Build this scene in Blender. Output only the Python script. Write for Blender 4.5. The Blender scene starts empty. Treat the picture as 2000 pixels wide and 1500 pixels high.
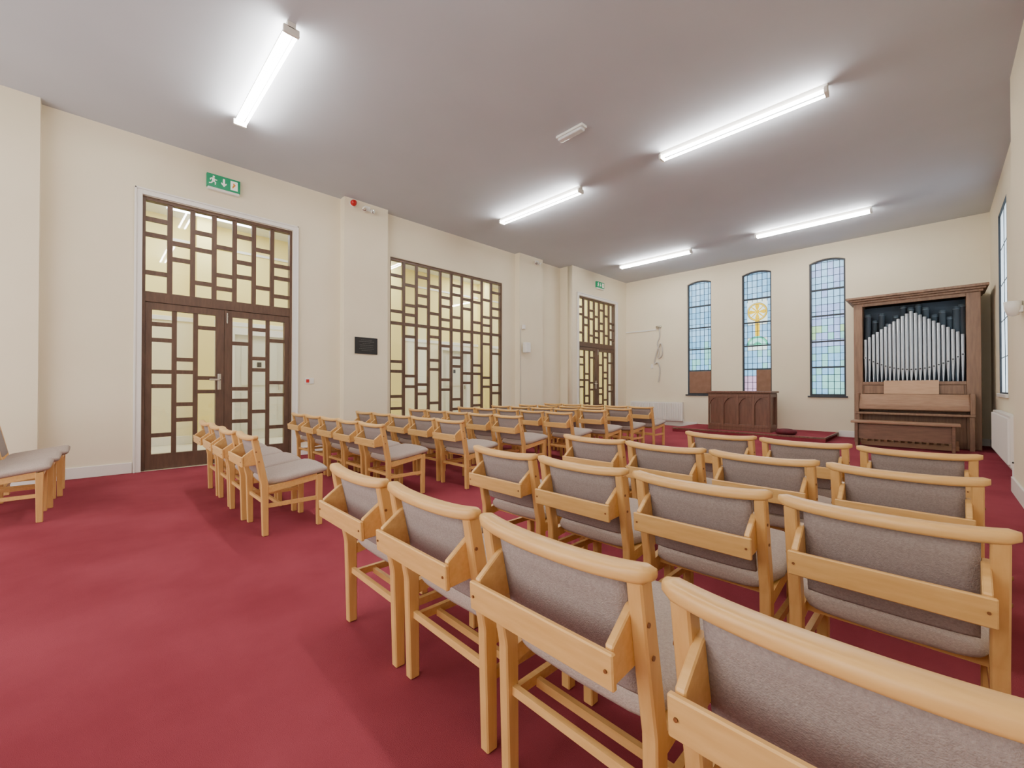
import bpy, bmesh, math, random
from mathutils import Vector, Matrix
random.seed(7)
S=bpy.context.scene
COL=S.collection
R=math.radians

# ---------------------------------------------------------------- materials
def lin(c):
    return tuple(((v/255)/12.92 if v/255<=0.04045 else ((v/255+0.055)/1.055)**2.4) for v in c)
def mat(name,rgb,rough=0.6,metal=0.0,rgb2=None,nscale=8,stretch=(1,1,1),bump=0.0,bscale=60,emit=None,estr=0,spec=0.5,detail=4):
    m=bpy.data.materials.new(name); m.use_nodes=True
    nt=m.node_tree; b=nt.nodes['Principled BSDF']
    b.inputs['Base Color'].default_value=(*lin(rgb),1)
    b.inputs['Roughness'].default_value=rough
    b.inputs['Metallic'].default_value=metal
    b.inputs['Specular IOR Level'].default_value=spec
    if emit:
        b.inputs['Emission Color'].default_value=(*lin(emit),1)
        b.inputs['Emission Strength'].default_value=estr
    tc=nt.nodes.new('ShaderNodeTexCoord')
    if rgb2:
        mp=nt.nodes.new('ShaderNodeMapping'); mp.inputs['Scale'].default_value=stretch
        n=nt.nodes.new('ShaderNodeTexNoise'); n.inputs['Scale'].default_value=nscale; n.inputs['Detail'].default_value=detail
        r=nt.nodes.new('ShaderNodeValToRGB')
        r.color_ramp.elements[0].position=0.3; r.color_ramp.elements[1].position=0.7
        r.color_ramp.elements[0].color=(*lin(rgb),1); r.color_ramp.elements[1].color=(*lin(rgb2),1)
        nt.links.new(tc.outputs['Object'],mp.inputs['Vector']); nt.links.new(mp.outputs['Vector'],n.inputs['Vector'])
        nt.links.new(n.outputs['Fac'],r.inputs['Fac']); nt.links.new(r.outputs['Color'],b.inputs['Base Color'])
    if bump:
        n2=nt.nodes.new('ShaderNodeTexNoise'); n2.inputs['Scale'].default_value=bscale; n2.inputs['Detail'].default_value=3
        bp=nt.nodes.new('ShaderNodeBump'); bp.inputs['Strength'].default_value=bump; bp.inputs['Distance'].default_value=0.01
        nt.links.new(tc.outputs['Object'],n2.inputs['Vector'])
        nt.links.new(n2.outputs['Fac'],bp.inputs['Height']); nt.links.new(bp.outputs['Normal'],b.inputs['Normal'])
    return m
def translucent(name,rgb,rough=0.3):
    m=bpy.data.materials.new(name); m.use_nodes=True; nt=m.node_tree; nt.nodes.clear()
    o=nt.nodes.new('ShaderNodeOutputMaterial'); t=nt.nodes.new('ShaderNodeBsdfTranslucent'); g=nt.nodes.new('ShaderNodeBsdfGlossy')
    mx=nt.nodes.new('ShaderNodeMixShader'); mx.inputs[0].default_value=0.04
    tc=nt.nodes.new('ShaderNodeTexCoord'); n=nt.nodes.new('ShaderNodeTexNoise'); n.inputs['Scale'].default_value=14
    mc=nt.nodes.new('ShaderNodeMix'); mc.data_type='RGBA'
    c=lin(rgb); mc.inputs[6].default_value=(c[0]*.75,c[1]*.8,c[2]*.85,1); mc.inputs[7].default_value=(*[min(1,v*1.15) for v in c],1)
    nt.links.new(tc.outputs['Object'],n.inputs['Vector']); nt.links.new(n.outputs['Fac'],mc.inputs[0])
    nt.links.new(mc.outputs[2],t.inputs['Color']); g.inputs['Roughness'].default_value=rough
    nt.links.new(t.outputs[0],mx.inputs[1]); nt.links.new(g.outputs[0],mx.inputs[2]); nt.links.new(mx.outputs[0],o.inputs[0])
    return m
def tint(name,c):
    m=bpy.data.materials.new(name); m.use_nodes=True; nt=m.node_tree; nt.nodes.clear()
    o=nt.nodes.new('ShaderNodeOutputMaterial'); t=nt.nodes.new('ShaderNodeBsdfTransparent')
    tc=nt.nodes.new('ShaderNodeTexCoord'); n=nt.nodes.new('ShaderNodeTexNoise'); n.inputs['Scale'].default_value=30
    mc=nt.nodes.new('ShaderNodeMix'); mc.data_type='RGBA'; mc.inputs[6].default_value=(*c,1); mc.inputs[7].default_value=(*[min(1,v*1.2+.01) for v in c],1)
    nt.links.new(tc.outputs['Object'],n.inputs['Vector']); nt.links.new(n.outputs['Fac'],mc.inputs[0]); nt.links.new(mc.outputs[2],t.inputs['Color'])
    nt.links.new(t.outputs[0],o.inputs[0]); return m
def clearglass(name):
    m=bpy.data.materials.new(name); m.use_nodes=True; nt=m.node_tree; nt.nodes.clear()
    o=nt.nodes.new('ShaderNodeOutputMaterial'); t=nt.nodes.new('ShaderNodeBsdfTransparent'); g=nt.nodes.new('ShaderNodeBsdfGlossy')
    t.inputs['Color'].default_value=(.98,.99,.98,1); g.inputs['Roughness'].default_value=0.02
    lw=nt.nodes.new('ShaderNodeLayerWeight'); lw.inputs['Blend'].default_value=.5
    p=nt.nodes.new('ShaderNodeMath'); p.operation='POWER'; p.inputs[1].default_value=4
    q=nt.nodes.new('ShaderNodeMath'); q.operation='MULTIPLY_ADD'; q.inputs[1].default_value=.5; q.inputs[2].default_value=.08
    nt.links.new(lw.outputs['Facing'],p.inputs[0]); nt.links.new(p.outputs[0],q.inputs[0])
    mx=nt.nodes.new('ShaderNodeMixShader'); nt.links.new(q.outputs[0],mx.inputs[0])
    nt.links.new(t.outputs[0],mx.inputs[1]); nt.links.new(g.outputs[0],mx.inputs[2]); nt.links.new(mx.outputs[0],o.inputs[0])
    return m

M_wall=mat('cream_plaster',(239,230,205),0.85,rgb2=(234,224,198),nscale=1.2,bump=0.05,bscale=25,spec=.2)
M_ceil=mat('ceiling_paint',(197,202,211),0.9,rgb2=(192,197,206),nscale=1.0,bump=0.05,bscale=20,spec=.2)
M_ceil2=mat('corridor_ceiling_paint',(232,232,228),0.9,rgb2=(228,228,224),nscale=1.0)
M_carpet=mat('red_carpet',(128,52,62),0.95,rgb2=(145,65,76),nscale=1.7,bump=0.4,bscale=420,spec=.05,detail=15)
M_white=mat('white_gloss_paint',(238,236,230),0.4)
M_plastic=mat('white_plastic',(235,234,228),0.35)
M_dark=mat('dark_stained_wood',(78,57,45),0.5,rgb2=(96,71,56),nscale=6,stretch=(6,6,1),bump=.05)
M_beech=mat('beech_wood',(224,180,115),0.35,rgb2=(212,165,99),nscale=5,stretch=(2,14,14),bump=.02)
M_beech_v=mat('beech_wood_upright',(218,173,109),0.37,rgb2=(207,160,96),nscale=5,stretch=(14,14,1.5),bump=.02)
M_fab=mat('taupe_fabric_shaded',(166,154,150),0.95,rgb2=(149,137,134),nscale=160,bump=0.4,bscale=350,spec=.1)  # back pads: their shade is put into the colour, darker than the seats
M_fab2=mat('taupe_seat_fabric',(188,173,163),0.95,rgb2=(171,156,148),nscale=160,bump=0.4,bscale=350,spec=.1)
M_bolt=mat('brown_bolt_cap',(128,80,44),0.4)
M_oak=mat('oak_organ_wood',(144,112,88),0.5,rgb2=(120,91,70),nscale=4,stretch=(9,9,1),bump=.05)
M_oak_d=mat('dark_oak_bench_wood',(132,98,76),0.45,rgb2=(112,82,63),nscale=4,stretch=(1.5,9,9),bump=.05)
M_oak_m=mat('mid_oak_lid_wood',(166,130,102),0.42,rgb2=(148,113,87),nscale=4,stretch=(1.5,9,9),bump=.05)
M_oak_l=mat('oak_desk_wood',(196,158,124),0.5,rgb2=(182,144,110),nscale=5,stretch=(1,5,5))
M_altar=mat('mahogany_wood',(124,86,67),0.42,rgb2=(100,67,52),nscale=4,stretch=(9,9,1),bump=.05)
M_pipe=mat('silvered_pipe_metal',(190,195,200),0.36,metal=.5)
M_pipe2=mat('dark_zinc_pipe',(104,120,132),0.5,metal=.3)
M_back=mat('organ_interior_board',(62,76,90),0.8)
M_black=mat('matte_black',(18,18,20),0.5)
M_lead=mat('lead_came',(50,56,64),0.6)
M_chrome=mat('satin_chrome',(200,198,190),0.25,metal=.9)
M_green=mat('exit_sign_green',(20,140,96),0.4,emit=(20,140,96),estr=.18)
M_signw=mat('exit_sign_white',(245,245,235),0.4,emit=(245,245,235),estr=.25)
M_red=mat('alarm_red',(190,30,34),0.35)
M_yellow=mat('corridor_yellow_paint',(249,231,152),0.85,rgb2=(246,227,146),nscale=1)
M_cream=mat('corridor_cream_paint',(244,235,200),0.85,rgb2=(241,231,194),nscale=1)
M_cfloor=mat('corridor_beige_floor',(214,206,182),0.6,rgb2=(206,198,172),nscale=4)
M_tube=mat('fluorescent_tube',(255,255,255),0.4,emit=(255,250,243),estr=102)
M_skyl=mat('skylight_diffuser',(235,245,255),0.4,emit=(240,246,255),estr=17)
M_lens=mat('clear_lens',(225,228,230),0.1)
M_cable=mat('grey_white_cable',(196,190,180),0.5)
M_burg=mat('burgundy_velvet',(98,22,36),0.8,rgb2=(78,14,26),nscale=20)
M_board=mat('brown_hardboard',(138,104,84),0.8,rgb2=(126,92,72),nscale=8)
M_gold=mat('plaque_lettering',(96,95,92),0.4)
M_glass=clearglass('clear_glass')
TG=[translucent('frosted_glass_'+n,c) for n,c in [('blue',(128,174,202)),('pale_blue',(154,188,210)),('lilac',(158,168,204)),('green',(138,192,178)),('yellow_green',(168,202,140)),('pink',(196,148,168)),('white',(226,226,206))]]
M_side=translucent('clear_obscure_glass',(225,225,225))
TG_gold=tint('stained_glass_gold',(1,.50,.02)); TG_green=tint('stained_glass_green',(.12,.62,.40)); TG_teal=tint('stained_glass_teal',(.45,.85,.80))

# ---------------------------------------------------------------- helpers
def link(o,parent=None):
    COL.objects.link(o)
    if parent: o.parent=parent
    return o
def newobj(name,bm,mats,loc=(0,0,0),parent=None,smooth=False):
    me=bpy.data.meshes.new(name); bm.normal_update(); bm.to_mesh(me); bm.free()
    for m in (mats if isinstance(mats,(list,tuple)) else [mats]): me.materials.append(m)
    if smooth:
        for p in me.polygons: p.use_smooth=True
    o=bpy.data.objects.new(name,me); o.location=loc
    return link(o,parent)
def struct(o): o['kind']='structure'; return o
def thing(o,label,cat,group=None):
    o['label']=label; o['category']=cat
    if group: o['group']=group
    return o
def empty(name,loc=(0,0,0),parent=None):
    o=bpy.data.objects.new(name,None); o.location=loc; o.empty_display_size=.2
    return link(o,parent)
def addbox(bm,b,mi=0,off=(0,0,0)):
    x0,x1,y0,y1,z0,z1=b
    vs=[bm.verts.new((x-off[0],y-off[1],z-off[2])) for z in (z0,z1) for y in (y0,y1) for x in (x0,x1)]
    for q in ((0,2,3,1),(4,5,7,6),(0,1,5,4),(2,6,7,3),(0,4,6,2),(1,3,7,5)):
        f=bm.faces.new([vs[i] for i in q]); f.material_index=mi
def boxes(name,bl,m,parent=None,bevel=0,seg=2,smooth=False):
    xs=[v for b in bl for v in b[:2]]; ys=[v for b in bl for v in b[2:4]]; zs=[v for b in bl for v in b[4:6]]
    c=((min(xs)+max(xs))/2,(min(ys)+max(ys))/2,min(zs))
    bm=bmesh.new()
    for b in bl: addbox(bm,b[:6],b[6] if len(b)>6 else 0,c)
    if bevel: bmesh.ops.bevel(bm,geom=bm.edges[:],offset=bevel,segments=seg,affect='EDGES',profile=.5)
    pl=Vector((0,0,0)); p=parent
    while p: pl+=p.location; p=p.parent
    return newobj(name,bm,m,Vector(c)-pl,parent,smooth)
def poly_ext(bm,pts,axis,a,b,mi=0):
    def P(p,t):
        return {'x':(t,p[0],p[1]),'y':(p[0],t,p[1]),'z':(p[0],p[1],t)}[axis]
    A=[bm.verts.new(P(p,a)) for p in pts]; B=[bm.verts.new(P(p,b)) for p in pts]
    n=len(pts)
    fs=[bm.faces.new(A),bm.faces.new(B[::-1])]
    for i in range(n): fs.append(bm.faces.new([A[i],B[i],B[(i+1)%n],A[(i+1)%n]]))
    for f in fs: f.material_index=mi
    return fs
def fixn(bm): bmesh.ops.recalc_face_normals(bm,faces=bm.faces[:])
def plate(name,outline,holes,axis,a,b,m):
    cu=bpy.data.curves.new('tmp','CURVE'); cu.dimensions='2D'; cu.fill_mode='BOTH'; cu.extrude=abs(b-a)/2
    for pts in [outline]+holes:
        s=cu.splines.new('POLY'); s.points.add(len(pts)-1); s.use_cyclic_u=True
        for i,p in enumerate(pts): s.points[i].co=(p[0],p[1],0,1)
    o=bpy.data.objects.new('tmp',cu); COL.objects.link(o)
    dg=bpy.context.evaluated_depsgraph_get(); dg.update()
    me=bpy.data.meshes.new_from_object(o.evaluated_get(dg)); bpy.data.objects.remove(o)
    mid=(a+b)/2
    for v in me.vertices:
        x,y,z=v.co
        v.co=(z+mid,x,y) if axis=='x' else ((x,z+mid,y) if axis=='y' else (x,y,z+mid))
    bm=bmesh.new(); bm.from_mesh(me); bmesh.ops.remove_doubles(bm,verts=bm.verts[:],dist=1e-5); fixn(bm)
    bm.to_mesh(me); bm.free(); me.materials.clear(); me.materials.append(m); me.name=name
    ob=bpy.data.objects.new(name,me); return struct(link(ob))
def rect(a0,a1,b0,b1): return [(a0,b0),(a1,b0),(a1,b1),(a0,b1)]
def lathe(bm,prof,cx=0,cy=0,n=14,mi=0,axis='z',cz=0):
    rings=[]
    for r,h in prof:
        ring=[]
        for i in range(n):
            a=2*math.pi*i/n; c,s=r*math.cos(a),r*math.sin(a)
            ring.append(bm.verts.new({'z':(cx+c,cy+s,cz+h),'x':(cx+h,cy+c,cz+s),'y':(cx+c,cy+h,cz+s)}[axis]))
        rings.append(ring)
    for A,B in zip(rings,rings[1:]):
        for i in range(n):
            f=bm.faces.new([A[i],A[(i+1)%n],B[(i+1)%n],B[i]]); f.material_index=mi; f.smooth=True
    for r in (rings[0],rings[-1]):
        f=bm.faces.new(r); f.material_index=mi
def tube(name,pts,r,m,parent=None):
    cu=bpy.data.curves.new('tmp','CURVE'); cu.dimensions='3D'; cu.bevel_depth=r; cu.bevel_resolution=2
    s=cu.splines.new('NURBS'); s.points.add(len(pts)-1); s.use_endpoint_u=True; s.order_u=3
    for i,p in enumerate(pts): s.points[i].co=(*p,1)
    o=bpy.data.objects.new('tmp',cu); COL.objects.link(o)
    dg=bpy.context.evaluated_depsgraph_get(); dg.update()
    me=bpy.data.meshes.new_from_object(o.evaluated_get(dg)); bpy.data.objects.remove(o)
    me.materials.clear(); me.materials.append(m); me.name=name
    for p in me.polygons: p.use_smooth=True
    return link(bpy.data.objects.new(name,me),parent)

H=4.2; XL=-7.0; XR=.68; D=11.4; YB=-3.0; XP=-6.85; XF=-6.6; YF=8.74; XC=-9.9
# ---------------------------------------------------------------- shell
struct(boxes('floor',[(XL-.15,XR+.15,YB-.15,D+.2,-.15,0)],M_carpet))
struct(boxes('floor_corridor',[(XC-.15,XL-.15,YB,D+.2,-.15,0)],M_cfloor))
struct(boxes('ceiling',[(XL-.1,XR+.2,YB-.2,D+.2,H,H+.15)],M_ceil))
struct(boxes('ceiling_corridor',[(XC-.2,XL-.1,YB-.2,D+.2,H,H+.15)],M_ceil2))
DOOR=(.43,2.18); WIN=(3.83,6.67); FD=(9.0,10.8)
plate('wall_left',rect(YB,YF+.15,0,H),[rect(DOOR[0],DOOR[1],.0005,3.47),rect(WIN[0],WIN[1],.1,3.45)],'x',XL-.15,XL,M_wall)
plate('wall_left_far',rect(YF,D,0,H),[rect(FD[0],FD[1],.0005,3.47)],'x',XF-.15,XF,M_wall)
struct(boxes('wall_return',[(XL,XF-.15,YF,YF+.15,0,H)],M_wall))
struct(boxes('wall_pier_near',[(XL,XP,YB,-.42,0,H)],M_wall))
struct(boxes('wall_pier_middle',[(XL,XP,2.92,3.70,0,H)],M_wall))
struct(boxes('wall_pier_far',[(XL,XP,7.05,7.87,0,H)],M_wall))
struct(boxes('wall_rear',[(XL-.15,XR,YB-.15,YB,0,H)],M_wall))
AE=1.9
def arch(x0,x1,z0,zs,za,n=12):
    pts=[(x0,z0),(x1,z0),(x1,zs)]
    for i in range(1,n):
        s=1-2*i/n; pts.append(((x0+x1)/2+(x1-x0)/2*s, zs+(za-zs)*(1-abs(s)**AE)))
    pts.append((x0,zs)); return pts
WX=[(-4.77,-4.13),(-3.41,-2.76),(-2.02,-1.37)]
WZ=(.87,3.825,3.895)
plate('wall_back',rect(XL-.15,XR+.15,0,H),[arch(a,b,*WZ) for a,b in WX],'y',D,D+.2,M_wall)
plate('wall_right',rect(YB-.15,D,0,H),[rect(8.85,9.95,.96,3.7)],'x',XR,XR+.15,M_wall)
struct(boxes('wall_pier_right',[(.54,XR,5.0,6.6,0,H)],M_wall))
struct(boxes('wall_corridor_far',[(XC-.15,XC,YB,D+.2,0,H)],M_yellow))
struct(boxes('wall_corridor_lower',[(XC,XC+.01,YB,D,0,2.28)],M_cream))
struct(boxes('wall_corridor_pier',[(XC+.01,XC+.32,1.35,1.62,0,H),(XC+.01,XC+.32,5.25,5.55,0,H),(XC+.01,XC+.32,8.35,8.65,0,H)],M_yellow))
struct(boxes('wall_corridor_end',[(XC,XL-.15,YB-.15,YB,0,H)],M_yellow))
struct(boxes('wall_corridor_back',[(XC-.15,XL-.15,D,D+.2,0,H)],M_yellow))
struct(boxes('wall_corridor_side',[(XL-.15,XF-.15,D-.12,D,0,H)],M_cream))
def bb(name,l): struct(boxes(name,l,M_white,bevel=.004))
bb('baseboard_left',[(XL,XL+.02,-.42,.35,0,.13)]); bb('baseboard_left_pier',[(XP,XP+.02,YB,-.40,0,.13),(XL,XP+.02,-.42,-.40,0,.13)])
bb('baseboard_middle',[(XL,XL+.02,2.26,2.92,0,.13),(XL,XP+.02,2.90,2.92,0,.13),(XP,XP+.02,2.9,3.70,0,.13)])
bb('baseboard_far',[(XL,XL+.02,6.75,7.05,0,.13),(XP,XP+.02,7.03,7.87,0,.13),(XL,XL+.02,7.87,8.74,0,.13),(XL,XF+.02,8.72,8.74,0,.13)])
bb('baseboard_back',[(XF,-4.5,D-.02,D,0,.13),(-1.5,XR,D-.02,D,0,.13)])
bb('baseboard_right',[(XR-.02,XR,6.6,D,0,.13)]); bb('baseboard_right_pier',[(.52,.54,4.98,6.62,0,.15),(.52,XR,6.6,6.62,0,.15)])
bb('baseboard_corridor',[(XC,XC+.03,YB,1.35,0,.15),(XC,XC+.03,1.62,1.9,0,.15),(XC,XC+.03,3.0,3.6,0,.15),(XC,XC+.03,4.7,5.25,0,.15),(XC,XC+.03,5.55,6.9,0,.15)])
bb('trim_4',[(XC,XC+.03,YB,D,2.28,2.36),(XC,XC+.02,YB,D,3.75,3.80)])
# ---------------------------------------------------------------- lattice joinery
PAT=[[.20,.37,.79],[.42,.60],[.24,.44,.83],[.36,.70,.86],[.18,.50,.68],[.30,.78],[.46,.62,.86]]
PLOW=[[.10,.21,.43,.53,.87],[.34,.43,.66,.77],[.10,.47,.57,.90],[.20,.55,.64,.80],[.08,.31,.40,.73],[.16,.50,.60,.86],[.27,.36,.70,.80]]
def lattice(y0,y1,z0,z1,cols,pats,xa,xb,w=.055,shift=0):
    out=[]; cw=(y1-y0)/cols
    for i in range(1,cols):
        yc=y0+i*cw; out.append((xa,xb,yc-w/2,yc+w/2,z0,z1))
    for i in range(cols):
        a=y0+i*cw+(w/2 if i else 0); b=y0+(i+1)*cw-(w/2 if i<cols-1 else 0)
        for f in pats[(i+shift)%len(pats)]:
            zc=z1-(z1-z0)*f; out.append((xa+.002,xb-.002,a,b,zc-w/2,zc+w/2))
    return out
def double_door(idx,X,y0,y1):
    top=3.47; e=struct(empty('door_%d'%idx,(X,(y0+y1)/2,0)))
    xa,xb=X-.10,X-.03
    boxes('door_frame',[(xa-.01,xb+.01,y0,y0+.035,0,top),(xa-.01,xb+.01,y1-.035,y1,0,top),(xa-.01,xb+.01,y0+.035,y1-.035,top-.045,top),(xa-.01,xb+.01,y0+.035,y1-.035,2.14,2.27)],M_dark,e,.003)
    boxes('transom_lattice',lattice(y0+.035,y1-.035,2.27,top-.045,7,PAT,xa+.03,xb),M_dark,e)
    boxes('transom_glass',[((xa+xb)/2-.003,(xa+xb)/2+.003,y0+.035,y1-.035,2.27,top-.045)],M_glass,e)
    ym=(y0+y1)/2
    for k,(a,b) in enumerate(((y0+.037,ym-.002),(ym+.002,y1-.037))):
        so=.065; sm=.095; la=a+(so if k==0 else sm); lb=b-(sm if k==0 else so)
        bl=[(xa,xb,a,la,.01,2.135),(xa,xb,lb,b,.01,2.135),(xa,xb,la,lb,.01,.20),(xa,xb,la,lb,2.05,2.135)]
        bl+=lattice(la,lb,.20,2.05,3,PLOW,xa+.03,xb-.01,.052,shift=k*3)
        leaf=boxes('door_leaf',bl,M_dark,e)
        boxes('glass',[((xa+xb)/2-.003,(xa+xb)/2+.003,la,lb,.20,2.05)],M_glass,leaf)
        hy=(ym-.055) if k==0 else (ym+.055)
        if k==0:
            boxes('handle',[(xb,xb+.008,hy-.02,hy+.02,1.02,1.24),(xb+.008,xb+.05,hy-.008,hy+.008,1.15,1.17),(xb+.035,xb+.05,hy-.12,hy+.008,1.148,1.172)],M_chrome,leaf,.003)
        else:
            boxes('bolt',[(xb,xb+.015,hy-.03,hy-.015,1.95,2.10)],M_chrome,leaf,.002)
    return e
double_door(1,XL,*DOOR); double_door(2,XF,*FD)
def arch_trim(name,X,y0,y1,top):
    w=.075
    struct(boxes(name,[(X,X+.03,y0-w,y0,0,top+w),(X,X+.03,y1,y1+w,0,top+w),(X,X+.03,y0,y1,top,top+w),
       (X+.03,X+.042,y0-w,y0-w+.02,0,top+w),(X+.03,X+.042,y1+w-.02,y1+w,0,top+w),(X+.03,X+.042,y0-w,y1+w,top+w-.02,top+w)],M_white,bevel=.003))
arch_trim('trim_1',XL,DOOR[0],DOOR[1],3.47); arch_trim('trim_2',XF,FD[0],FD[1],3.47)
e=struct(empty('window_4',(XL,sum(WIN)/2,0)))
xa,xb=XL-.12,XL-.05; y0,y1=WIN
boxes('window_frame',[(xa,xb,y0,y0+.045,.1,3.45),(xa,xb,y1-.045,y1,.1,3.45),(xa,xb,y0+.045,y1-.045,3.40,3.45),(xa,xb,y0+.045,y1-.045,2.22,2.275),(xa,xb,y0+.045,y1-.045,.1,.2)],M_dark,e)
boxes('upper_lattice',lattice(y0+.04,y1-.04,2.275,3.40,10,PAT,xa+.03,xb-.005,.055,shift=2),M_dark,e)
boxes('lower_lattice',lattice(y0+.04,y1-.04,.2,2.22,10,PLOW,xa+.03,xb-.005,.055,shift=1),M_dark,e)
boxes('window_glass',[((xa+xb)/2-.003,(xa+xb)/2+.003,y0+.045,y1-.045,.2,2.22),((xa+xb)/2-.003,(xa+xb)/2+.003,y0+.045,y1-.045,2.275,3.40)],M_glass,e)
M_cdoor=mat('corridor_door_paint',(216,214,200),.5)
def corridor_door(i,y0):
    y1=y0+.9; e=struct(empty('door_%d'%i,(XC,(y0+y1)/2,0)))
    boxes('door_casing',[(XC,XC+.07,y0-.10,y0,0,2.24),(XC,XC+.07,y1,y1+.10,0,2.24),(XC,XC+.07,y0,y1,2.11,2.24)],M_white,e,.003)
    l=boxes('door_leaf',[(XC,XC+.02,y0,y1,0.005,2.11),(XC+.02,XC+.035,y0+.12,y1-.12,1.1,1.95),(XC+.02,XC+.035,y0+.12,y1-.12,.2,.95)],M_cdoor,e,.002)
    boxes('handle',[(XC+.02,XC+.06,y1-.1,y1-.07,1.0,1.12)],M_chrome,l,.004)
    boxes('door_sign',[(XC+.036,XC+.042,y0+.40,y0+.48,1.47,1.57)],M_black,l)
corridor_door(3,2.0); corridor_door(4,3.7); corridor_door(5,7.0); corridor_door(6,9.3)
for k,(a,b) in enumerate(((-1.2,.1),(.9,2.2),(4.0,5.3),(7.2,8.5),(9.9,11.0))):
    o=boxes('skylight_panel',[(-9.45,-8.35,a,b,H-.03,H+.001)],M_skyl)
    thing(o,'square frosted daylight panel recessed in the corridor ceiling','ceiling light','corridor skylights')
# ---------------------------------------------------------------- leaded windows
def leaded(idx,x0,x1,cross=False,board=None):
    e=struct(empty('window_%d'%idx,((x0+x1)/2,D,0)))
    z0,zs,za=WZ; xm=(x0+x1)/2; hw=(x1-x0)/2; yg=D+.10
    topz=lambda x: zs+(za-zs)*(1-min(1,abs((x-xm)/hw))**AE)
    nc=6; nr=19; rh=(zs-z0)/nr
    bm=bmesh.new()
    V={}
    for i in range(nc*2+1):
        for j in range(nr+2):
            x=x0+(x1-x0)*i/(nc*2); z=z0+rh*j if j<=nr else topz(x)+.0005
            V[i,j]=bm.verts.new((x-xm,yg-D,z))
    for i in range(nc*2):
        for j in range(nr+1):
            f=bm.faces.new([V[i,j],V[i+1,j],V[i+1,j+1],V[i,j+1]]) 
            h=j/nr
            r=random.Random((i//2)*31+j*7+idx*101).random()
            if idx==3:
                if h<.32: mi=3 if r<.5 else 0
                elif h<.5: mi=4 if r<.2 else (3 if r<.4 else 2)
                else: mi=2 if r<.4 else 1
            else:
                mi=(0 if r<.5 else 1) if h>.45 else (3 if r<.3 else (0 if r<.8 else 1))
            if idx==2 and j<3: mi=5
            zc=z0+rh*(j+.5)
            if cross and ((zc>2.64 and zc<3.16 and 2<=i<=9) or (zc>2.25 and zc<2.64 and 5<=i<=6) or (zc>2.02 and zc<2.32 and 2<=i<=9)): mi=6
            f.material_index=mi
    newobj('window_glass',bm,TG,(0,0,0),e)
    bl=[]; w=.011
    for i in range(1,nc):
        x=x0+(x1-x0)*i/nc
        if cross: bl+=[(x-w/2,x+w/2,yg-.012,yg-.003,z0,2.66),(x-w/2,x+w/2,yg-.012,yg-.003,3.14,topz(x))]
        else: bl.append((x-w/2,x+w/2,yg-.012,yg-.003,z0,topz(x)))
    for j in range(1,nr+1):
        z=z0+rh*j
        if cross and 2.66<z<3.14:
            bl+=[(x0,xm-.23,yg-.011,yg-.004,z-w/2,z+w/2),(xm+.23,x1,yg-.011,yg-.004,z-w/2,z+w/2)]
        else: bl.append((x0,x1,yg-.011,yg-.004,z-w/2,z+w/2))
    for z in (1.50,2.07,2.64,3.22): bl.append((x0,x1,yg-.03,yg-.012,z-.018,z+.018))
    boxes('leading',bl,M_lead,e)
    bm=bmesh.new(); t=.038
    outer=arch(x0,x1,z0,zs,za,12); inner=arch(x0+t,x1-t,z0+t,zs-.5*t,za-t,12)
    for ya,yb in ((yg-.035,yg+.02),):
        n=len(outer); O=[[bm.verts.new((p[0]-xm,y-D,p[1])) for p in outer] for y in (ya,yb)]; I=[[bm.verts.new((p[0]-xm,y-D,p[1])) for p in inner] for y in (ya,yb)]
        for i in range(n):
            j=(i+1)%n
            bm.faces.new([O[0][i],O[0][j],I[0][j],I[0][i]]); bm.faces.new([O[1][i],I[1][i],I[1][j],O[1][j]])
            bm.faces.new([I[0][i],I[0][j],I[1][j],I[1][i]]); bm.faces.new([O[0][i],O[1][i],O[1][j],O[0][j]])
    fixn(bm); newobj('window_frame',bm,M_lead,(0,0,0),e)
    boxes('window_sill',[(x0-.03,x1+.03,D-.03,D+.08,z0-.035,z0)],M_lead,e,.003)
    if board:
        boxes('boarded_pane',[(board[0],board[1],yg-.05,yg-.035,z0+.03,1.48)],M_board,e)
    if cross:
        bm=bmesh.new(); cz=2.90
        def disc(cx,cz,r0,r1,ya,mi,a0=0,a1=2*math.pi,n=28):
            for k in range(n):
                t0=a0+(a1-a0)*k/n; t1=a0+(a1-a0)*(k+1)/n
                ps=[(cx+r*math.cos(t),cz+r*math.sin(t)) for r,t in ((r0,t0),(r1,t0),(r1,t1),(r0,t1))]
                vs=[bm.verts.new((p[0]-xm,ya-D,p[1])) for p in ps]
                f=bm.faces.new(vs); f.material_index=mi
        Y1=yg-.0022
        disc(xm,cz,.185,.215,Y1,0)
        disc(xm,cz,.001,.04,Y1,0)
        for k in range(8):
            a=k*math.pi/4; L=.185; wd=.050 if k%2==0 else .012
            pts=[(.04,-.014),(L*.8,-wd),(L,-wd*.5),(L,wd*.5),(L*.8,wd),(.04,.014)]
            vs=[bm.verts.new((p[0]*math.cos(a)-p[1]*math.sin(a),Y1-D,cz+p[0]*math.sin(a)+p[1]*math.cos(a))) for p in pts]
            f=bm.faces.new(vs); f.material_index=0
        vs=[bm.verts.new((x,Y1-D,z)) for x,z in ((-.05,2.31),(.05,2.31),(.05,2.685),(-.05,2.685))]; f=bm.faces.new(vs); f.material_index=0
        disc(xm,2.07,.19,.23,Y1,1,0,math.pi)
        disc(xm,2.07,.085,.19,Y1,2,0,math.pi)
        disc(xm,2.07,.001,.085,Y1,1,0,math.pi)
        newobj('stained_glass_cross',bm,[TG_gold,TG_green,TG_teal],(0,0,0),e)
        bm=bmesh.new()
        disc(xm,cz,.215,.224,yg-.014,0); disc(xm,cz,.178,.185,yg-.014,0); disc(xm,2.07,.23,.238,yg-.014,0,0,math.pi); disc(xm,2.07,.085,.092,yg-.014,0,0,math.pi)
        newobj('cross_leading',bm,M_lead,(0,0,0),e)
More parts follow.
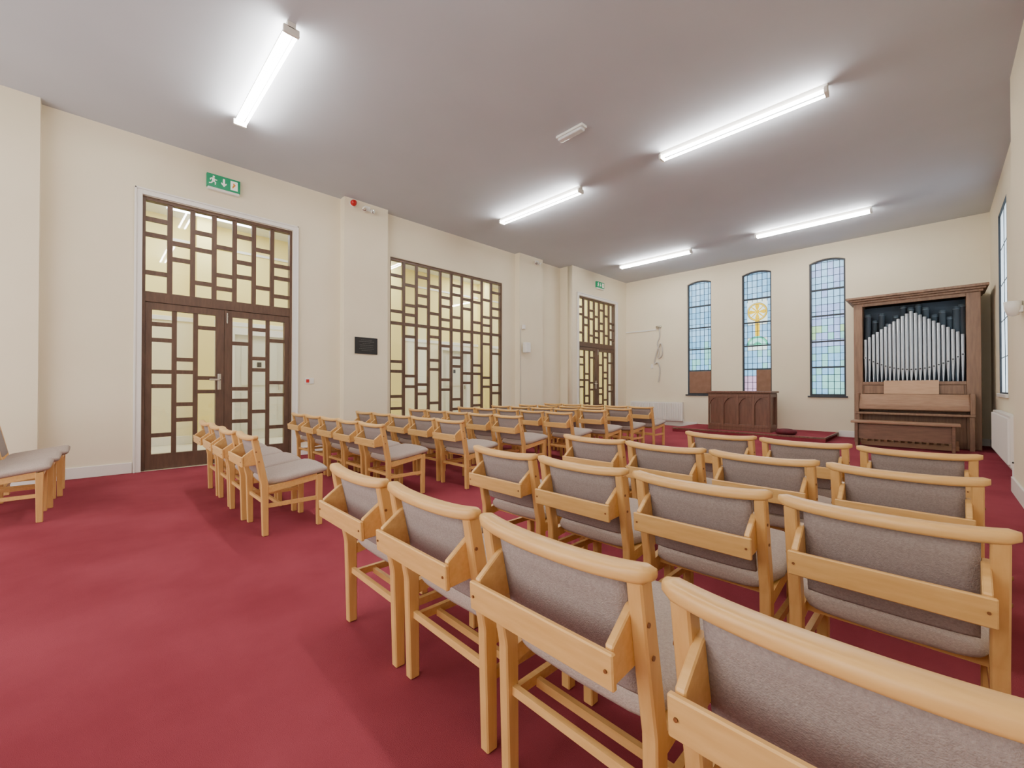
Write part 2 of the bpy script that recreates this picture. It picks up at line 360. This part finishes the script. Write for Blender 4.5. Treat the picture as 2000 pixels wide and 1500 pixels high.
leaded(1,*WX[0],board=(-4.72,-4.165)); leaded(2,*WX[1],cross=True,board=(-3.10,-2.79)); leaded(3,*WX[2])
e=struct(empty('window_5',(XR,9.4,0)))
boxes('window_frame',[(XR-.001,XR+.03,8.85,8.87,.96,3.7),(XR-.001,XR+.03,9.93,9.95,.96,3.7),(XR-.001,XR+.03,8.87,9.93,3.68,3.7),(XR-.001,XR+.03,8.87,9.93,.96,.98)]+[(XR+.014,XR+.02,8.87,9.93,z-.005,z+.005) for z in (1.5,2.05,2.6,3.15)]+[(XR+.014,XR+.02,9.39,9.41,.98,3.68)],M_lead,e)
bm=bmesh.new(); vs=[bm.verts.new(p) for p in ((.022,-.54,.97),(.022,.54,.97),(.022,.54,3.69),(.022,-.54,3.69))]; bm.faces.new(vs)
newobj('window_glass',bm,M_side,(0,0,0),e)
struct(boxes('trim_3',[(XR-.03,XR,8.78,10.02,.91,.96)],M_white,bevel=.004))

# ---------------------------------------------------------------- fluorescent battens
def batten(x0,x1,y,lab='long white twin-tube fluorescent batten fixed to the ceiling',grp='fluorescent ceiling battens'):
    xm=(x0+x1)/2; e=empty('fluorescent_light_fitting',(xm,y,H-.07))
    thing(e,lab,'ceiling light',grp)
    boxes('batten_body',[(x0,x1,y-.035,y+.035,H-.055,H+.002)],M_plastic,e,.004)
    for s in (-1,1):
        bm=bmesh.new(); lathe(bm,[(.012,-(x1-x0)/2+.03),(.013,-(x1-x0)/2+.05),(.013,(x1-x0)/2-.05),(.012,(x1-x0)/2-.03)],axis='x',n=10)
        newobj('fluorescent_tube',bm,M_tube,(0,s*.045,-.015),e)
    for xs in (x0,x1-.03):
        boxes('end_holder',[(xs,xs+.03,y-.065,y+.065,H-.105,H-.04)],M_plastic,e,.005)
for y in (1.2,5.4,9.6):
    batten(-5.72,-3.9,y); batten(-2.6,-.78,y)
e=empty('emergency_light',(-3.15,4.15,H-.07)); thing(e,'white oblong emergency bulkhead light on the ceiling','emergency light')
boxes('base',[(-3.35,-2.95,4.10,4.20,H-.03,H)],M_plastic,e,.005); boxes('diffuser',[(-3.33,-2.97,4.11,4.19,H-.065,H-.03)],M_lens,e,.012,3)

# ---------------------------------------------------------------- chair prototype (origin = floor centre)
def loft(bm,secs,mi=0):
    rings=[[bm.verts.new(p) for p in s] for s in secs]; n=len(rings[0])
    for A,B in zip(rings,rings[1:]):
        for i in range(n): f=bm.faces.new([A[i],A[(i+1)%n],B[(i+1)%n],B[i]]); f.material_index=mi
    bm.faces.new(rings[0]); bm.faces.new(rings[-1][::-1]); fixn(bm)
def rr(cy,cz,a,b,n=12,p=3.2):
    out=[]
    for i in range(n):
        t=2*math.pi*(i+.5)/n; c,s=math.cos(t),math.sin(t)
        out.append((cy+a*math.copysign(abs(c)**(2/p),c), cz+b*math.copysign(abs(s)**(2/p),s)))
    return out
def proto_chair():
    P=[]
    for s in (-1,1):
        bm=bmesh.new()
        pts=[(-.174,0),(-.176,.36),(-.203,.50),(-.241,.685),(-.282,.685),(-.250,.50),(-.223,.36),(-.212,0)]
        poly_ext(bm,pts,'x',-.017,.017); fixn(bm)
        bmesh.ops.bevel(bm,geom=bm.edges[:],offset=.004,segments=1,affect='EDGES')
        P.append(('leg',bm,M_beech_v,(s*.213,0,0),False))
    for s in (-1,1):
        bm=bmesh.new()
        pts=[(.158,0),(.152,.385),(.198,.392),(.195,0)]
        poly_ext(bm,pts,'x',-.018,.018); fixn(bm)
        bmesh.ops.bevel(bm,geom=bm.edges[:],offset=.004,segments=1,affect='EDGES')
        P.append(('leg',bm,M_beech_v,(s*.210,0,0),False))
    bm=bmesh.new()
    for s in (-1,1):
        poly_ext(bm,[(-.18,.300),(-.18,.345),(.155,.398),(.155,.350)],'x',s*.212-.012,s*.212+.012)
    poly_ext(bm,[(.165,.345),(.190,.345),(.190,.396),(.165,.394)],'x',-.193,.193)
    poly_ext(bm,[(-.13,.318),(-.11,.320),(-.11,.352),(-.13,.350)],'x',-.200,.200)
    fixn(bm); P.append(('seat_frame',bm,M_beech,(0,0,0),False))
    bm=bmesh.new(); secs=[]
    ts=[0,.02,.06,.14,.28,.45,.62,.78,.90,.97,1]
    for t in ts:
        y=-.182+.415*t; hw=.190+.047*min(1,max(0,t-.02)*4); zc=.370+.055*t
        e=1.0
        if t==0 or t==1: e=.35
        elif t in (.02,.97): e=.8
        hx=hw-(.012 if e<.5 else 0); ring=[]
        for k in range(18):
            a=2*math.pi*(k+.5)/18; c,s=math.cos(a),math.sin(a)
            xx=hx*math.copysign(abs(c)**(2/7),c); zz=.030*e*math.copysign(abs(s)**(2/3),s)
            if s>0: zz+=.014*(1-(xx/hw)**2)*e
            elif t<.5: zz-=.008*(1-(xx/hw)**2)*e
            ring.append((xx,y,zc+zz))
        secs.append(ring)
    loft(bm,secs); P.append(('seat',bm,M_fab2,(0,0,0),True))
    bm=bmesh.new(); secs=[]
    N=25
    for i in range(N):
        u=-1+2*i/(N-1); x=.246*u; bow=.016*(1-u*u)
        end=1 if abs(u)<.99 else .6
        zc=.690+.013*abs(u)**3-.001
        a=(.027-.004*abs(u)**3)*end; b=.0175*end
        secs.append([(x,p[0],p[1]) for p in rr(-.263-bow,zc,a,b,14,3.2)])
    loft(bm,secs); P.append(('top_rail',bm,M_beech,(0,0,0),True))
    # flat, square-edged back pad
    bm=bmesh.new(); secs=[]
    N=13
    for i in range(N):
        u=-1+2*i/(N-1); x=.182*u; bow=.013*(1-(u*.8)**2)-.004
        sec=[]; hw=.013 if abs(u)<.99 else .011
        zb=.416-.004*(1-u**4)
        prof=[(zb,-.7),(zb+.008,-1),(.54,-1),(.62,-1),(.676,-1),(.680,1),(.62,1),(.54,1),(zb+.008,1),(zb,.7)]
        for z,sd in prof:
            yc=-.200-(z-.44)*.215-bow*min(1,max(.1,(z-.40)/.15))
            sec.append((x,yc+sd*hw,z))
        secs.append(sec)
    loft(bm,secs); P.append(('backrest',bm,M_fab,(0,0,0),True))
    bm=bmesh.new()
    for s in (-1,1):
        poly_ext(bm,[(-.222,.506),(-.324,.500),(-.329,.574),(-.258,.626),(-.232,.630)],'x',s*.190-.009,s*.190+.009)
    poly_ext(bm,[(-.338,.498),(-.324,.498),(-.329,.569),(-.343,.569)],'x',-.206,.206)
    fixn(bm); bmesh.ops.bevel(bm,geom=bm.edges[:],offset=.003,segments=1,affect='EDGES')
    for f in bm.faces: f.material_index=0
    for s in (-1,1):
        lathe(bm,[(.0036,-.003),(.0036,.003)],cx=s*.191,cy=-.3405,cz=.534,n=8,mi=1,axis='y')
        for z,yy in ((.60,-.256),(.53,-.238)):
            lathe(bm,[(.005,-.002),(.005,.002)],cx=s*.231,cy=yy,cz=z,n=8,mi=1,axis='x')
    P.append(('book_rack',bm,[M_beech,M_bolt],(0,0,0),False))
    for s in (-1,1):
        bm=bmesh.new(); addbox(bm,(s*.212-.009,s*.212+.009,-.182,.16,.195,.223))
        P.append(('stretcher',bm,M_beech,(0,0,0),False))
    for y,z,hw in ((-.194,.232,.198),(-.09,.200,.204)):
        bm=bmesh.new(); addbox(bm,(-hw,hw,y-.008,y+.008,z-.012,z+.012)); P.append(('stretcher',bm,M_beech,(0,0,0),False))
    out=[]
    for nm,bm,m,loc,sm in P:
        me=bpy.data.meshes.new('chair_'+nm); bm.normal_update(); bm.to_mesh(me); bm.free()
        for mm in (m if isinstance(m,list) else [m]): me.materials.append(mm)
        if sm:
            for p in me.polygons: p.use_smooth=True
        out.append((nm,me,loc))
    return out
PARTS=proto_chair()
base=empty('chapel_chair',(0,0,0)); base_parts=[]
for nm,me,loc in PARTS:
    o=bpy.data.objects.new(nm,me); o.location=loc; link(o,base); base_parts.append(o)
first=True
def chair(xr,ytop,rot=0,label='light beech chair with taupe upholstery and rear book rack',group='rows of beech chapel chairs'):
    global first
    loc=(xr-.235,ytop+.266,0)
    if first: c=base; first=False
    else:
        c=base.copy(); COL.objects.link(c)
        for p in base_parts:
            q=p.copy(); COL.objects.link(q); q.parent=c
    c.location=loc; c.rotation_euler=(0,0,rot); thing(c,label,'chair',group)
SP=.52
def row(xl,ys,n,lab,jr=.012):
    for i in range(n):
        y=ys[0]+(ys[1]-ys[0])*i/max(1,n-1)
        chair(xl+.47+i*SP,y+random.uniform(-.012,.012),random.uniform(-jr,jr)-.01,lab)
LR='light beech chair with taupe upholstery and rear book rack'
row(-1.89,(.765,.73),4,LR)
row(-1.90,(1.60,1.545),4,LR)
row(-1.90,(2.43,2.34),4,LR)
row(-1.36,(3.27,3.16),3,LR)
row(-3.34-.47-3*SP,(.80,.80),4,LR)
for xr,y in ((-3.60,1.9),(-3.42,2.70),(-3.50,3.62),(-3.50,4.62),(-3.50,5.45),(-3.50,6.2),(-3.52,7.0)):
    row(xr-.47-4*SP,(y+.03,y),5,LR)
for i,(x,y) in enumerate(((-4.92,-.73),(-5.44,-.70),(-5.96,-.66))):
    chair(x,y,0,'beech chair with taupe seat standing apart near the wall')

# ---------------------------------------------------------------- platform, table, cushion
PH=.09
e=empty('platform',(-3.0,10.6,0)); thing(e,'low red-carpeted step platform with wooden edge under the windows','platform')
boxes('step_edge',[(-4.5,-1.5,9.9,9.93,.06,PH+.004),(-4.5,-4.47,9.93,D-.02,.06,PH+.004),(-1.53,-1.5,9.93,D-.02,.06,PH+.004)],M_altar,e,.004)
boxes('carpet_top',[(-4.47,-1.53,9.93,D-.001,0,PH),(-4.495,-1.505,9.905,9.93,0,.06)],M_carpet,e)
AX0,AX1,AY0,AY1=-3.78,-2.5,10.2,10.75; AZ=PH+.001; AT=.97
e=empty('communion_table',((AX0+AX1)/2,(AY0+AY1)/2,AZ)); thing(e,'dark mahogany panelled communion table with gothic arch panels','altar table')
boxes('table_body',[(AX0+.04,AX1-.04,AY0+.04,AY1-.04,AZ,AT-.05)],M_altar,e)
boxes('table_top',[(AX0-.03,AX1+.03,AY0-.03,AY1+.03,AT-.04,AT),(AX0,AX1,AY0,AY1,AT-.065,AT-.04)],M_altar,e,.008)
boxes('plinth',[(AX0,AX1,AY0,AY1,AZ,AZ+.08)],M_altar,e,.006)
fr=[]; n=4; wp=(AX1-AX0-.02)/n
for i in range(n+1):
    x=AX0+.01+i*wp; fr.append((x-.0 if i==0 else x-.025,x+.025 if i<n else x,AY0-.012,AY0+.045,AZ+.08,AT-.065))
fr.append((AX0+.01,AX1-.01,AY0-.008,AY0+.045,AT-.13,AT-.065)); fr.append((AX0+.01,AX1-.01,AY0-.008,AY0+.045,AZ+.08,AZ+.14))
fr+=[(AX1-.045,AX1+.005,AY0+.005,AY0+.07,AZ+.08,AT-.065),(AX1-.045,AX1+.005,AY1-.07,AY1-.005,AZ+.08,AT-.065),(AX1-.045,AX1-.0,AY0+.07,AY1-.07,AT-.13,AT-.065),(AX1-.045,AX1-.0,AY0+.07,AY1-.07,AZ+.08,AZ+.14)]
boxes('panel_frame',fr,M_altar,e,.004)
bm=bmesh.new()
for i in range(n):
    cx=AX0+.01+(i+.5)*wp; hw=wp/2-.025; zt=AT-.13; zb=zt-.17
    for s in (-1,1):
        pts=[(s*hw,zt-zb),(s*hw,0)]
        for k in range(1,7): a=k/6; pts.append((s*hw*(1-a**1.0),(zt-zb-.02)*math.sin(a*math.pi/2)**.8))
        pts.append((0,zt-zb)); P2=[(cx-(AX0+AX1)/2+p[0],p[1]+zb-AZ) for p in pts]
        poly_ext(bm,P2,'y',AY0+.0-(AY0+AY1)/2,AY0+.042-(AY0+AY1)/2)
fixn(bm); newobj('arch_tracery',bm,M_altar,(0,0,0),e)
bm=bmesh.new(); lathe(bm,[(.02,0),(.15,.0),(.185,.03),(.19,.055),(.17,.09),(.1,.108),(.01,.112)],n=24)
o=newobj('kneeling_cushion',bm,M_burg,(-2.2,10.14,PH+.001)); thing(o,'round burgundy velvet kneeling cushion on the platform step','cushion')

# ---------------------------------------------------------------- organ
OX0,OX1,OY,OYB=-1.14,.52,10.5,11.36
e=empty('pipe_organ',((OX0+OX1)/2,(OY+OYB)/2,0)); thing(e,'small oak chamber pipe organ with silver display pipes','pipe organ')
boxes('case_body',[(OX0,OX0+.13,OY,OYB,0,2.66),(OX1-.17,OX1,OY,OYB,0,2.66),(OX0+.13,OX1-.17,OYB-.05,OYB,0,2.66),(OX0+.13,OX1-.17,OY,OY+.05,2.60,2.66),
   (OX0+.13,OX1-.17,OY+.0,OY+.5,1.10,1.16),(OX0+.13,OX1-.17,OY+.02,OY+.06,.0,1.10)],M_oak,e,.006)
boxes('cornice',[(OX0-.03,OX1+.03,OY-.03,OYB,2.66,2.70),(OX0-.07,OX1+.06,OY-.07,OYB,2.70,2.735),(OX0-.11,OX1+.09,OY-.11,OYB,2.735,2.78)],M_oak,e,.008)
boxes('interior_backing',[(OX0+.13,OX1-.17,OY+.32,OY+.34,1.16,2.6)],M_back,e)
boxes('fascia_panel',[(OX0+.16,OX1-.20,OY-.01,OY+.02,.94,1.09)],M_oak,e,.006)
bm=bmesh.new(); pts=[(OY+.02,.93),(OY-.10,.93),(OY-.22,.84),(OY-.27,.74),(OY-.27,.66),(OY-.22,.64),(OY+.02,.64)]
pts=[(p[0]-(OY+OYB)/2,p[1]) for p in pts]; cx=(OX0+OX1)/2
poly_ext(bm,pts,'x',OX0+.10-cx,OX1-.14-cx); fixn(bm); bmesh.ops.bevel(bm,geom=bm.edges[:],offset=.008,segments=2,affect='EDGES')
newobj('keyboard_lid',bm,M_oak_m,(0,0,0),e)
boxes('key_cheek',[(OX0+.04,OX0+.10,OY-.28,OY,.60,.95)],M_oak,e,.01); boxes('key_cheek',[(OX1-.14,OX1-.08,OY-.28,OY,.60,.95)],M_oak,e,.01)
boxes('key_shelf',[(OX0+.04,OX1-.08,OY-.29,OY,.56,.60)],M_oak,e,.006)
boxes('console_leg',[(OX0+.05,OX0+.11,OY-.27,OY-.21,0,.56)],M_oak,e,.005); boxes('console_leg',[(OX1-.15,OX1-.09,OY-.27,OY-.21,0,.56)],M_oak,e,.005)
bm=bmesh.new(); poly_ext(bm,[(OY-.09,.935),(OY-.07,.935),(OY-.02,1.18),(OY-.04,1.18)],'x',-.70,.02)
fixn(bm); o=newobj('music_desk',bm,M_oak_l,(0,0,0),e); o.matrix_parent_inverse=Matrix.Translation(-e.location)
boxes('pedalboard',[(-.95+.09*i,-.95+.09*i+.035,OY-.35,OY-.1,.06,.10) for i in range(13)]+[(-1.0,.25,OY-.1,OY-.0,.0,.14),(-1.0,.25,OY-.38,OY-.34,.0,.07)],M_oak_l,e)
ecx,ecy=e.location.x,e.location.y
NP=23
for i in range(NP):
    u=-1+2*i/(NP-1); x=-.33+u*.64; top=2.44-.47*abs(u)**1.05; mouth=1.38+.24*u*u; r=.0265-.003*abs(u)
    bm=bmesh.new(); lathe(bm,[(.008,1.16),(r,mouth-.02),(r,top-.002),(r-.004,top),(r-.004,top-.02)],n=12)
    addbox(bm,(-.014,.014,-r-.003,-r+.006,mouth-.008,mouth+.010),1)
    addbox(bm,(-.019,-.014,-r-.008,-r+.008,mouth-.018,mouth+.022),0); addbox(bm,(.014,.019,-r-.008,-r+.008,mouth-.018,mouth+.022),0)
    newobj('pipe',bm,[M_pipe,M_black],(x-ecx,OY+.06-ecy,0),e)
back=[(-.94,2.46),(-.84,2.34),(-.74,2.46),(-.65,2.26),(-.54,2.40),(-.44,2.57),(-.34,2.52),(-.24,2.57),(-.14,2.50),(-.03,2.36),(.07,2.42),(.16,2.30),(.24,2.46),(.31,2.50)]
for i,(x,t) in enumerate(back):
    bm=bmesh.new(); r=.044; lathe(bm,[(.012,1.16),(r,1.4),(r,t-.05),(r+.004,t-.05),(r+.004,t-.035),(r,t-.035),(r,t),(r-.006,t),(r-.006,t-.02)],n=14)
    newobj('pipe',bm,M_pipe2,(x-ecx,OY+.17+(.04 if i%2 else 0)-ecy,0),e)['label']='dark zinc pipe behind the silver row'
e=empty('organ_bench',(-.42,9.9,0)); thing(e,'oak organ bench with panel ends before the organ','bench')
boxes('bench_top',[(-1.11,.26,9.72,10.08,.42,.46)],M_oak_m,e,.008)
boxes('bench_end',[(-1.05,-1.01,9.75,10.05,0,.42)],M_oak_d,e,.004); boxes('bench_end',[(.16,.20,9.75,10.05,0,.42)],M_oak_d,e,.004)
boxes('bench_rail',[(-1.01,.16,9.80,9.83,.14,.40)],M_oak_d,e,.003)

# ---------------------------------------------------------------- radiators
def radiator(lo,hi,axis,lab):
    x0,y0,z0=lo; x1,y1,z1=hi
    e=empty('radiator',((x0+x1)/2,(y0+y1)/2,z0)); thing(e,lab,'radiator')
    if axis=='x':
        bl=[(x0,x1,y0+.02,y1-.02,z0,z1)]; k=x0+.03
        while k<x1-.04: bl.append((k,k+.025,y0,y0+.02,z0+.03,z1-.03)); k+=.05
        br=[(x0+.15,x0+.19,y1-.02,y1,z0+.1,z1-.1),(x1-.19,x1-.15,y1-.02,y1,z0+.1,z1-.1)]
        pp=[(x1+.02,x1+.035,y0+.03,y0+.045,0,z0+.07),(x1,x1+.035,y0+.03,y0+.045,z0+.055,z0+.07)]
    else:
        bl=[(x0+.02,x1-.02,y0,y1,z0,z1)]; k=y0+.03
        while k<y1-.04: bl.append((x0,x0+.02,k,k+.025,z0+.03,z1-.03)); k+=.05
        br=[(x1-.02,x1,y0+.15,y0+.19,z0+.1,z1-.1),(x1-.02,x1,y1-.19,y1-.15,z0+.1,z1-.1)]
        pp=[(x0+.03,x0+.045,y0-.035,y0-.02,0,z0+.07),(x0+.03,x0+.045,y0-.035,y0,z0+.055,z0+.07)]
    boxes('panel',bl,M_white,e); boxes('bracket',br,M_white,e); boxes('valve_pipe',pp,M_white,e)
radiator((-6.4,D-.13,.14),(-4.85,D-.002,.65),'x','white ribbed panel radiator on the end wall')
radiator((.56,7.4,.14),(XR-.002,9.5,.72),'y','white ribbed panel radiator under the side window')

# ---------------------------------------------------------------- signs & wall items
def exit_sign(X,y0,y1,z0,z1,arrow=True):
    e=empty('exit_sign',(X,(y0+y1)/2,z0)); thing(e,'green emergency exit sign with running figure and arrow over doors','exit sign','emergency exit signs')
    L=y1-y0; h=z1-z0
    boxes('sign_box',[(X,X+.05,y0,y1,z0,z1)],M_green,e,.003)
    boxes('lamp_base',[(X,X+.055,y0+.01,y1-.01,z0-.035,z0)],M_plastic,e,.006)
    bm=bmesh.new(); xa,xb=.0505,.0525
    def poly(pts,mi=0): poly_ext(bm,[((p[0])*L-L/2,p[1]*h) for p in pts],'x',xa,xb,mi)
    k=h/L
    ce=(.20,.80); poly([(ce[0]+.07*k*math.cos(a*math.pi/5)*1.0,ce[1]+.07*math.sin(a*math.pi/5)) for a in range(10)])
    poly([(.15,.70),(.20,.72),(.24,.50),(.20,.42),(.15,.46)])
    poly([(.20,.70),(.25,.62),(.30,.62),(.30,.56),(.24,.55),(.20,.60)])
    poly([(.15,.70),(.09,.62),(.09,.50),(.115,.50),(.12,.58),(.16,.62)])
    poly([(.20,.48),(.27,.40),(.26,.22),(.23,.22),(.235,.37),(.18,.42)])
    poly([(.15,.46),(.19,.42),(.15,.28),(.07,.22),(.06,.28),(.12,.33)])
    poly([(.47,.82),(.53,.82),(.53,.45),(.58,.52),(.58,.42),(.50,.22),(.42,.42),(.42,.52),(.47,.45)])
    poly([(.70,.15),(.92,.15),(.92,.85),(.70,.85)])
    fixn(bm); newobj('pictogram',bm,M_signw,(0,0,0),e)
    bm=bmesh.new()
    def poly2(pts): poly_ext(bm,[((p[0])*L-L/2,p[1]*h) for p in pts],'x',.053,.054)
    poly2([(.75,.30),(.78,.30),(.82,.45),(.86,.55),(.84,.62),(.80,.70),(.77,.66),(.79,.55),(.76,.45)])
    fixn(bm); newobj('pictogram_detail',bm,mat('sign_orange_%d'%int(abs(X)*10),(226,150,60),.5),(0,0,0),e)
exit_sign(XL,1.08,1.47,3.79,3.97); exit_sign(XF,9.78,10.15,3.80,3.97)
e=empty('memorial_plaque',(XP,3.3,1.62)); thing(e,'small black rectangular memorial plaque with pale lettering on the pier','plaque')
boxes('board',[(XP-.001,XP+.02,3.10,3.50,1.62,1.90)],M_black,e,.004)
bm=bmesh.new()
for i,(w,hh) in enumerate(((.20,.006),(.27,.010),(.14,.006),(.24,.008),(.22,.006),(.26,.006),(.18,.006))):
    z=.235-.030*i; k=-w/2
    rnd=random.Random(i)
    while k<w/2:
        l=rnd.uniform(.012,.03); addbox(bm,(.0205,.0215,k,min(k+l,w/2),z,z+hh)); k+=l+.006
newobj('lettering',bm,M_gold,(0,0,0),e)
e=empty('fire_call_point',(XL,2.42,1.15)); thing(e,'small white switch plate with red key switch beside the doors','switch')
boxes('plate',[(XL,XL+.012,2.36,2.50,1.11,1.20)],M_plastic,e,.003); boxes('switch',[(XL+.012,XL+.022,2.38,2.425,1.13,1.18)],M_red,e,.003)
e=empty('alarm_sounder',(XP,3.06,4.12)); thing(e,'round red fire alarm sounder high on the pier','fire alarm')
bm=bmesh.new(); lathe(bm,[(.05,0),(.05,.04),(.042,.07),(.02,.085)],axis='x',n=20); newobj('sounder_body',bm,M_red,(0,0,0),e)
bm=bmesh.new(); lathe(bm,[(.056,-.001),(.056,.02)],axis='x',n=20); newobj('base',bm,M_plastic,(0,0,0),e)
def spot(X,y,z,lab):
    e=empty('emergency_spotlight',(X,y,z)); thing(e,lab,'emergency light')
    boxes('housing',[(X,X+.05,y-.05,y+.05,z-.04,z+.04)],M_plastic,e,.006)
    for s in (-1,1):
        bm=bmesh.new(); lathe(bm,[(.012,0),(.03,.02),(.036,.06),(.034,.062)],axis='x',n=16); o=newobj('lamp_head',bm,M_plastic,(.045,s*.06,-.02),e); o.rotation_euler=(0,.4,s*.4)
        bm=bmesh.new(); lathe(bm,[(.032,.063),(.02,.068)],axis='x',n=16); newobj('lens',bm,M_chrome,(0,0,0),o)
spot(XP,3.30,4.09,'white twin-head emergency spotlight high on the pier'); spot(XP,7.62,4.08,'white emergency spotlight near the ceiling on the far pier')
e=empty('wall_speaker',(XP,7.18,1.95)); thing(e,'small white wall speaker on a bracket with cable','speaker')
boxes('bracket',[(XP,XP+.06,7.16,7.20,2.0,2.04)],M_plastic,e); boxes('speaker_body',[(XP+.05,XP+.17,7.10,7.26,1.86,2.10)],M_plastic,e,.02,3)
o=boxes('motion_sensor',[(XP-.003,XP+.05,7.12,7.20,2.42,2.52)],M_plastic,None,.008,2); thing(o,'small white motion sensor on the far pier','sensor')
t=tube('speaker_cable',[(XP+.008,7.08,2.42),(XP+.008,7.08,2.2),(XP+.01,7.08,1.9),(XP+.008,7.08,1.4),(XP+.008,7.08,.14)],.008,M_cable); thing(t,'thin white cable running down the far pier','cable')
o=boxes('cable_trunking',[(XF,-5.64,D-.025,D,2.68,2.715)],M_plastic,None,.002); thing(o,'slim white cable trunking on the end wall','trunking')
o=boxes('wall_bracket',[(-5.63,-5.48,D-.05,D,2.74,2.80),(-5.56,-5.52,D-.12,D-.05,2.75,2.79)],M_chrome,None,.004); thing(o,'small pale metal empty screen bracket on the end wall','bracket')
t=tube('hanging_cable',[(-5.54,D-.03,2.73),(-5.50,D-.03,2.5),(-5.62,D-.03,2.3),(-5.52,D-.03,2.1),(-5.60,D-.03,1.85),(-5.42,D-.03,1.95),(-5.48,D-.03,2.4),(-5.64,D-.03,2.0),(-5.70,D-.03,1.7),(-5.56,D-.03,1.8),(-5.50,D-.03,1.5),(-5.57,D-.03,1.2)],.018,M_cable)
thing(t,'loose looped white cables hanging down the end wall','cable')
o=boxes('cable_box',[(-5.80,-5.73,D-.02,D,1.6,1.72)],M_plastic,None,.004); thing(o,'small white socket box on the end wall','socket')
e=empty('wall_light',(.54,5.85,1.75)); thing(e,'white bowl shaped wall uplighter on the pier','wall light')
bm=bmesh.new(); lathe(bm,[(.01,-.09),(.035,-.08),(.052,-.03),(.058,.04),(.052,.04)],n=24); newobj('shade',bm,M_plastic,(-.058,0,.03),e,True)
boxes('mount',[(.51,.54,5.82,5.88,1.72,1.78)],M_plastic,e,.004)

# ---------------------------------------------------------------- added fill light at the rear wall, world & camera
def area(name,loc,rot,sx,sy,power,col):
    l=bpy.data.lights.new(name,'AREA'); l.shape='RECTANGLE'; l.size=sx; l.size_y=sy; l.energy=power; l.color=col
    o=bpy.data.objects.new(name,l); o.location=loc; o.rotation_euler=rot; COL.objects.link(o); return o
area('rear_fill_light',(-3.1,YB+.05,2.1),(R(90),0,0),6.6,3.6,240,(1,.98,.97))  # added soft fill lamp; the rear wall has no window
w=bpy.data.worlds.new('daylight'); S.world=w; w.use_nodes=True
w.node_tree.nodes['Background'].inputs[0].default_value=(.76,.90,1,1); w.node_tree.nodes['Background'].inputs[1].default_value=3.4
cd=bpy.data.cameras.new('camera'); cd.sensor_width=36; cd.lens=825/2000*36; cd.clip_start=.02
cam=bpy.data.objects.new('camera',cd); COL.objects.link(cam); cam.location=(0,0,1.05); cam.rotation_euler=(R(90.49),0,R(45.2))
S.camera=cam
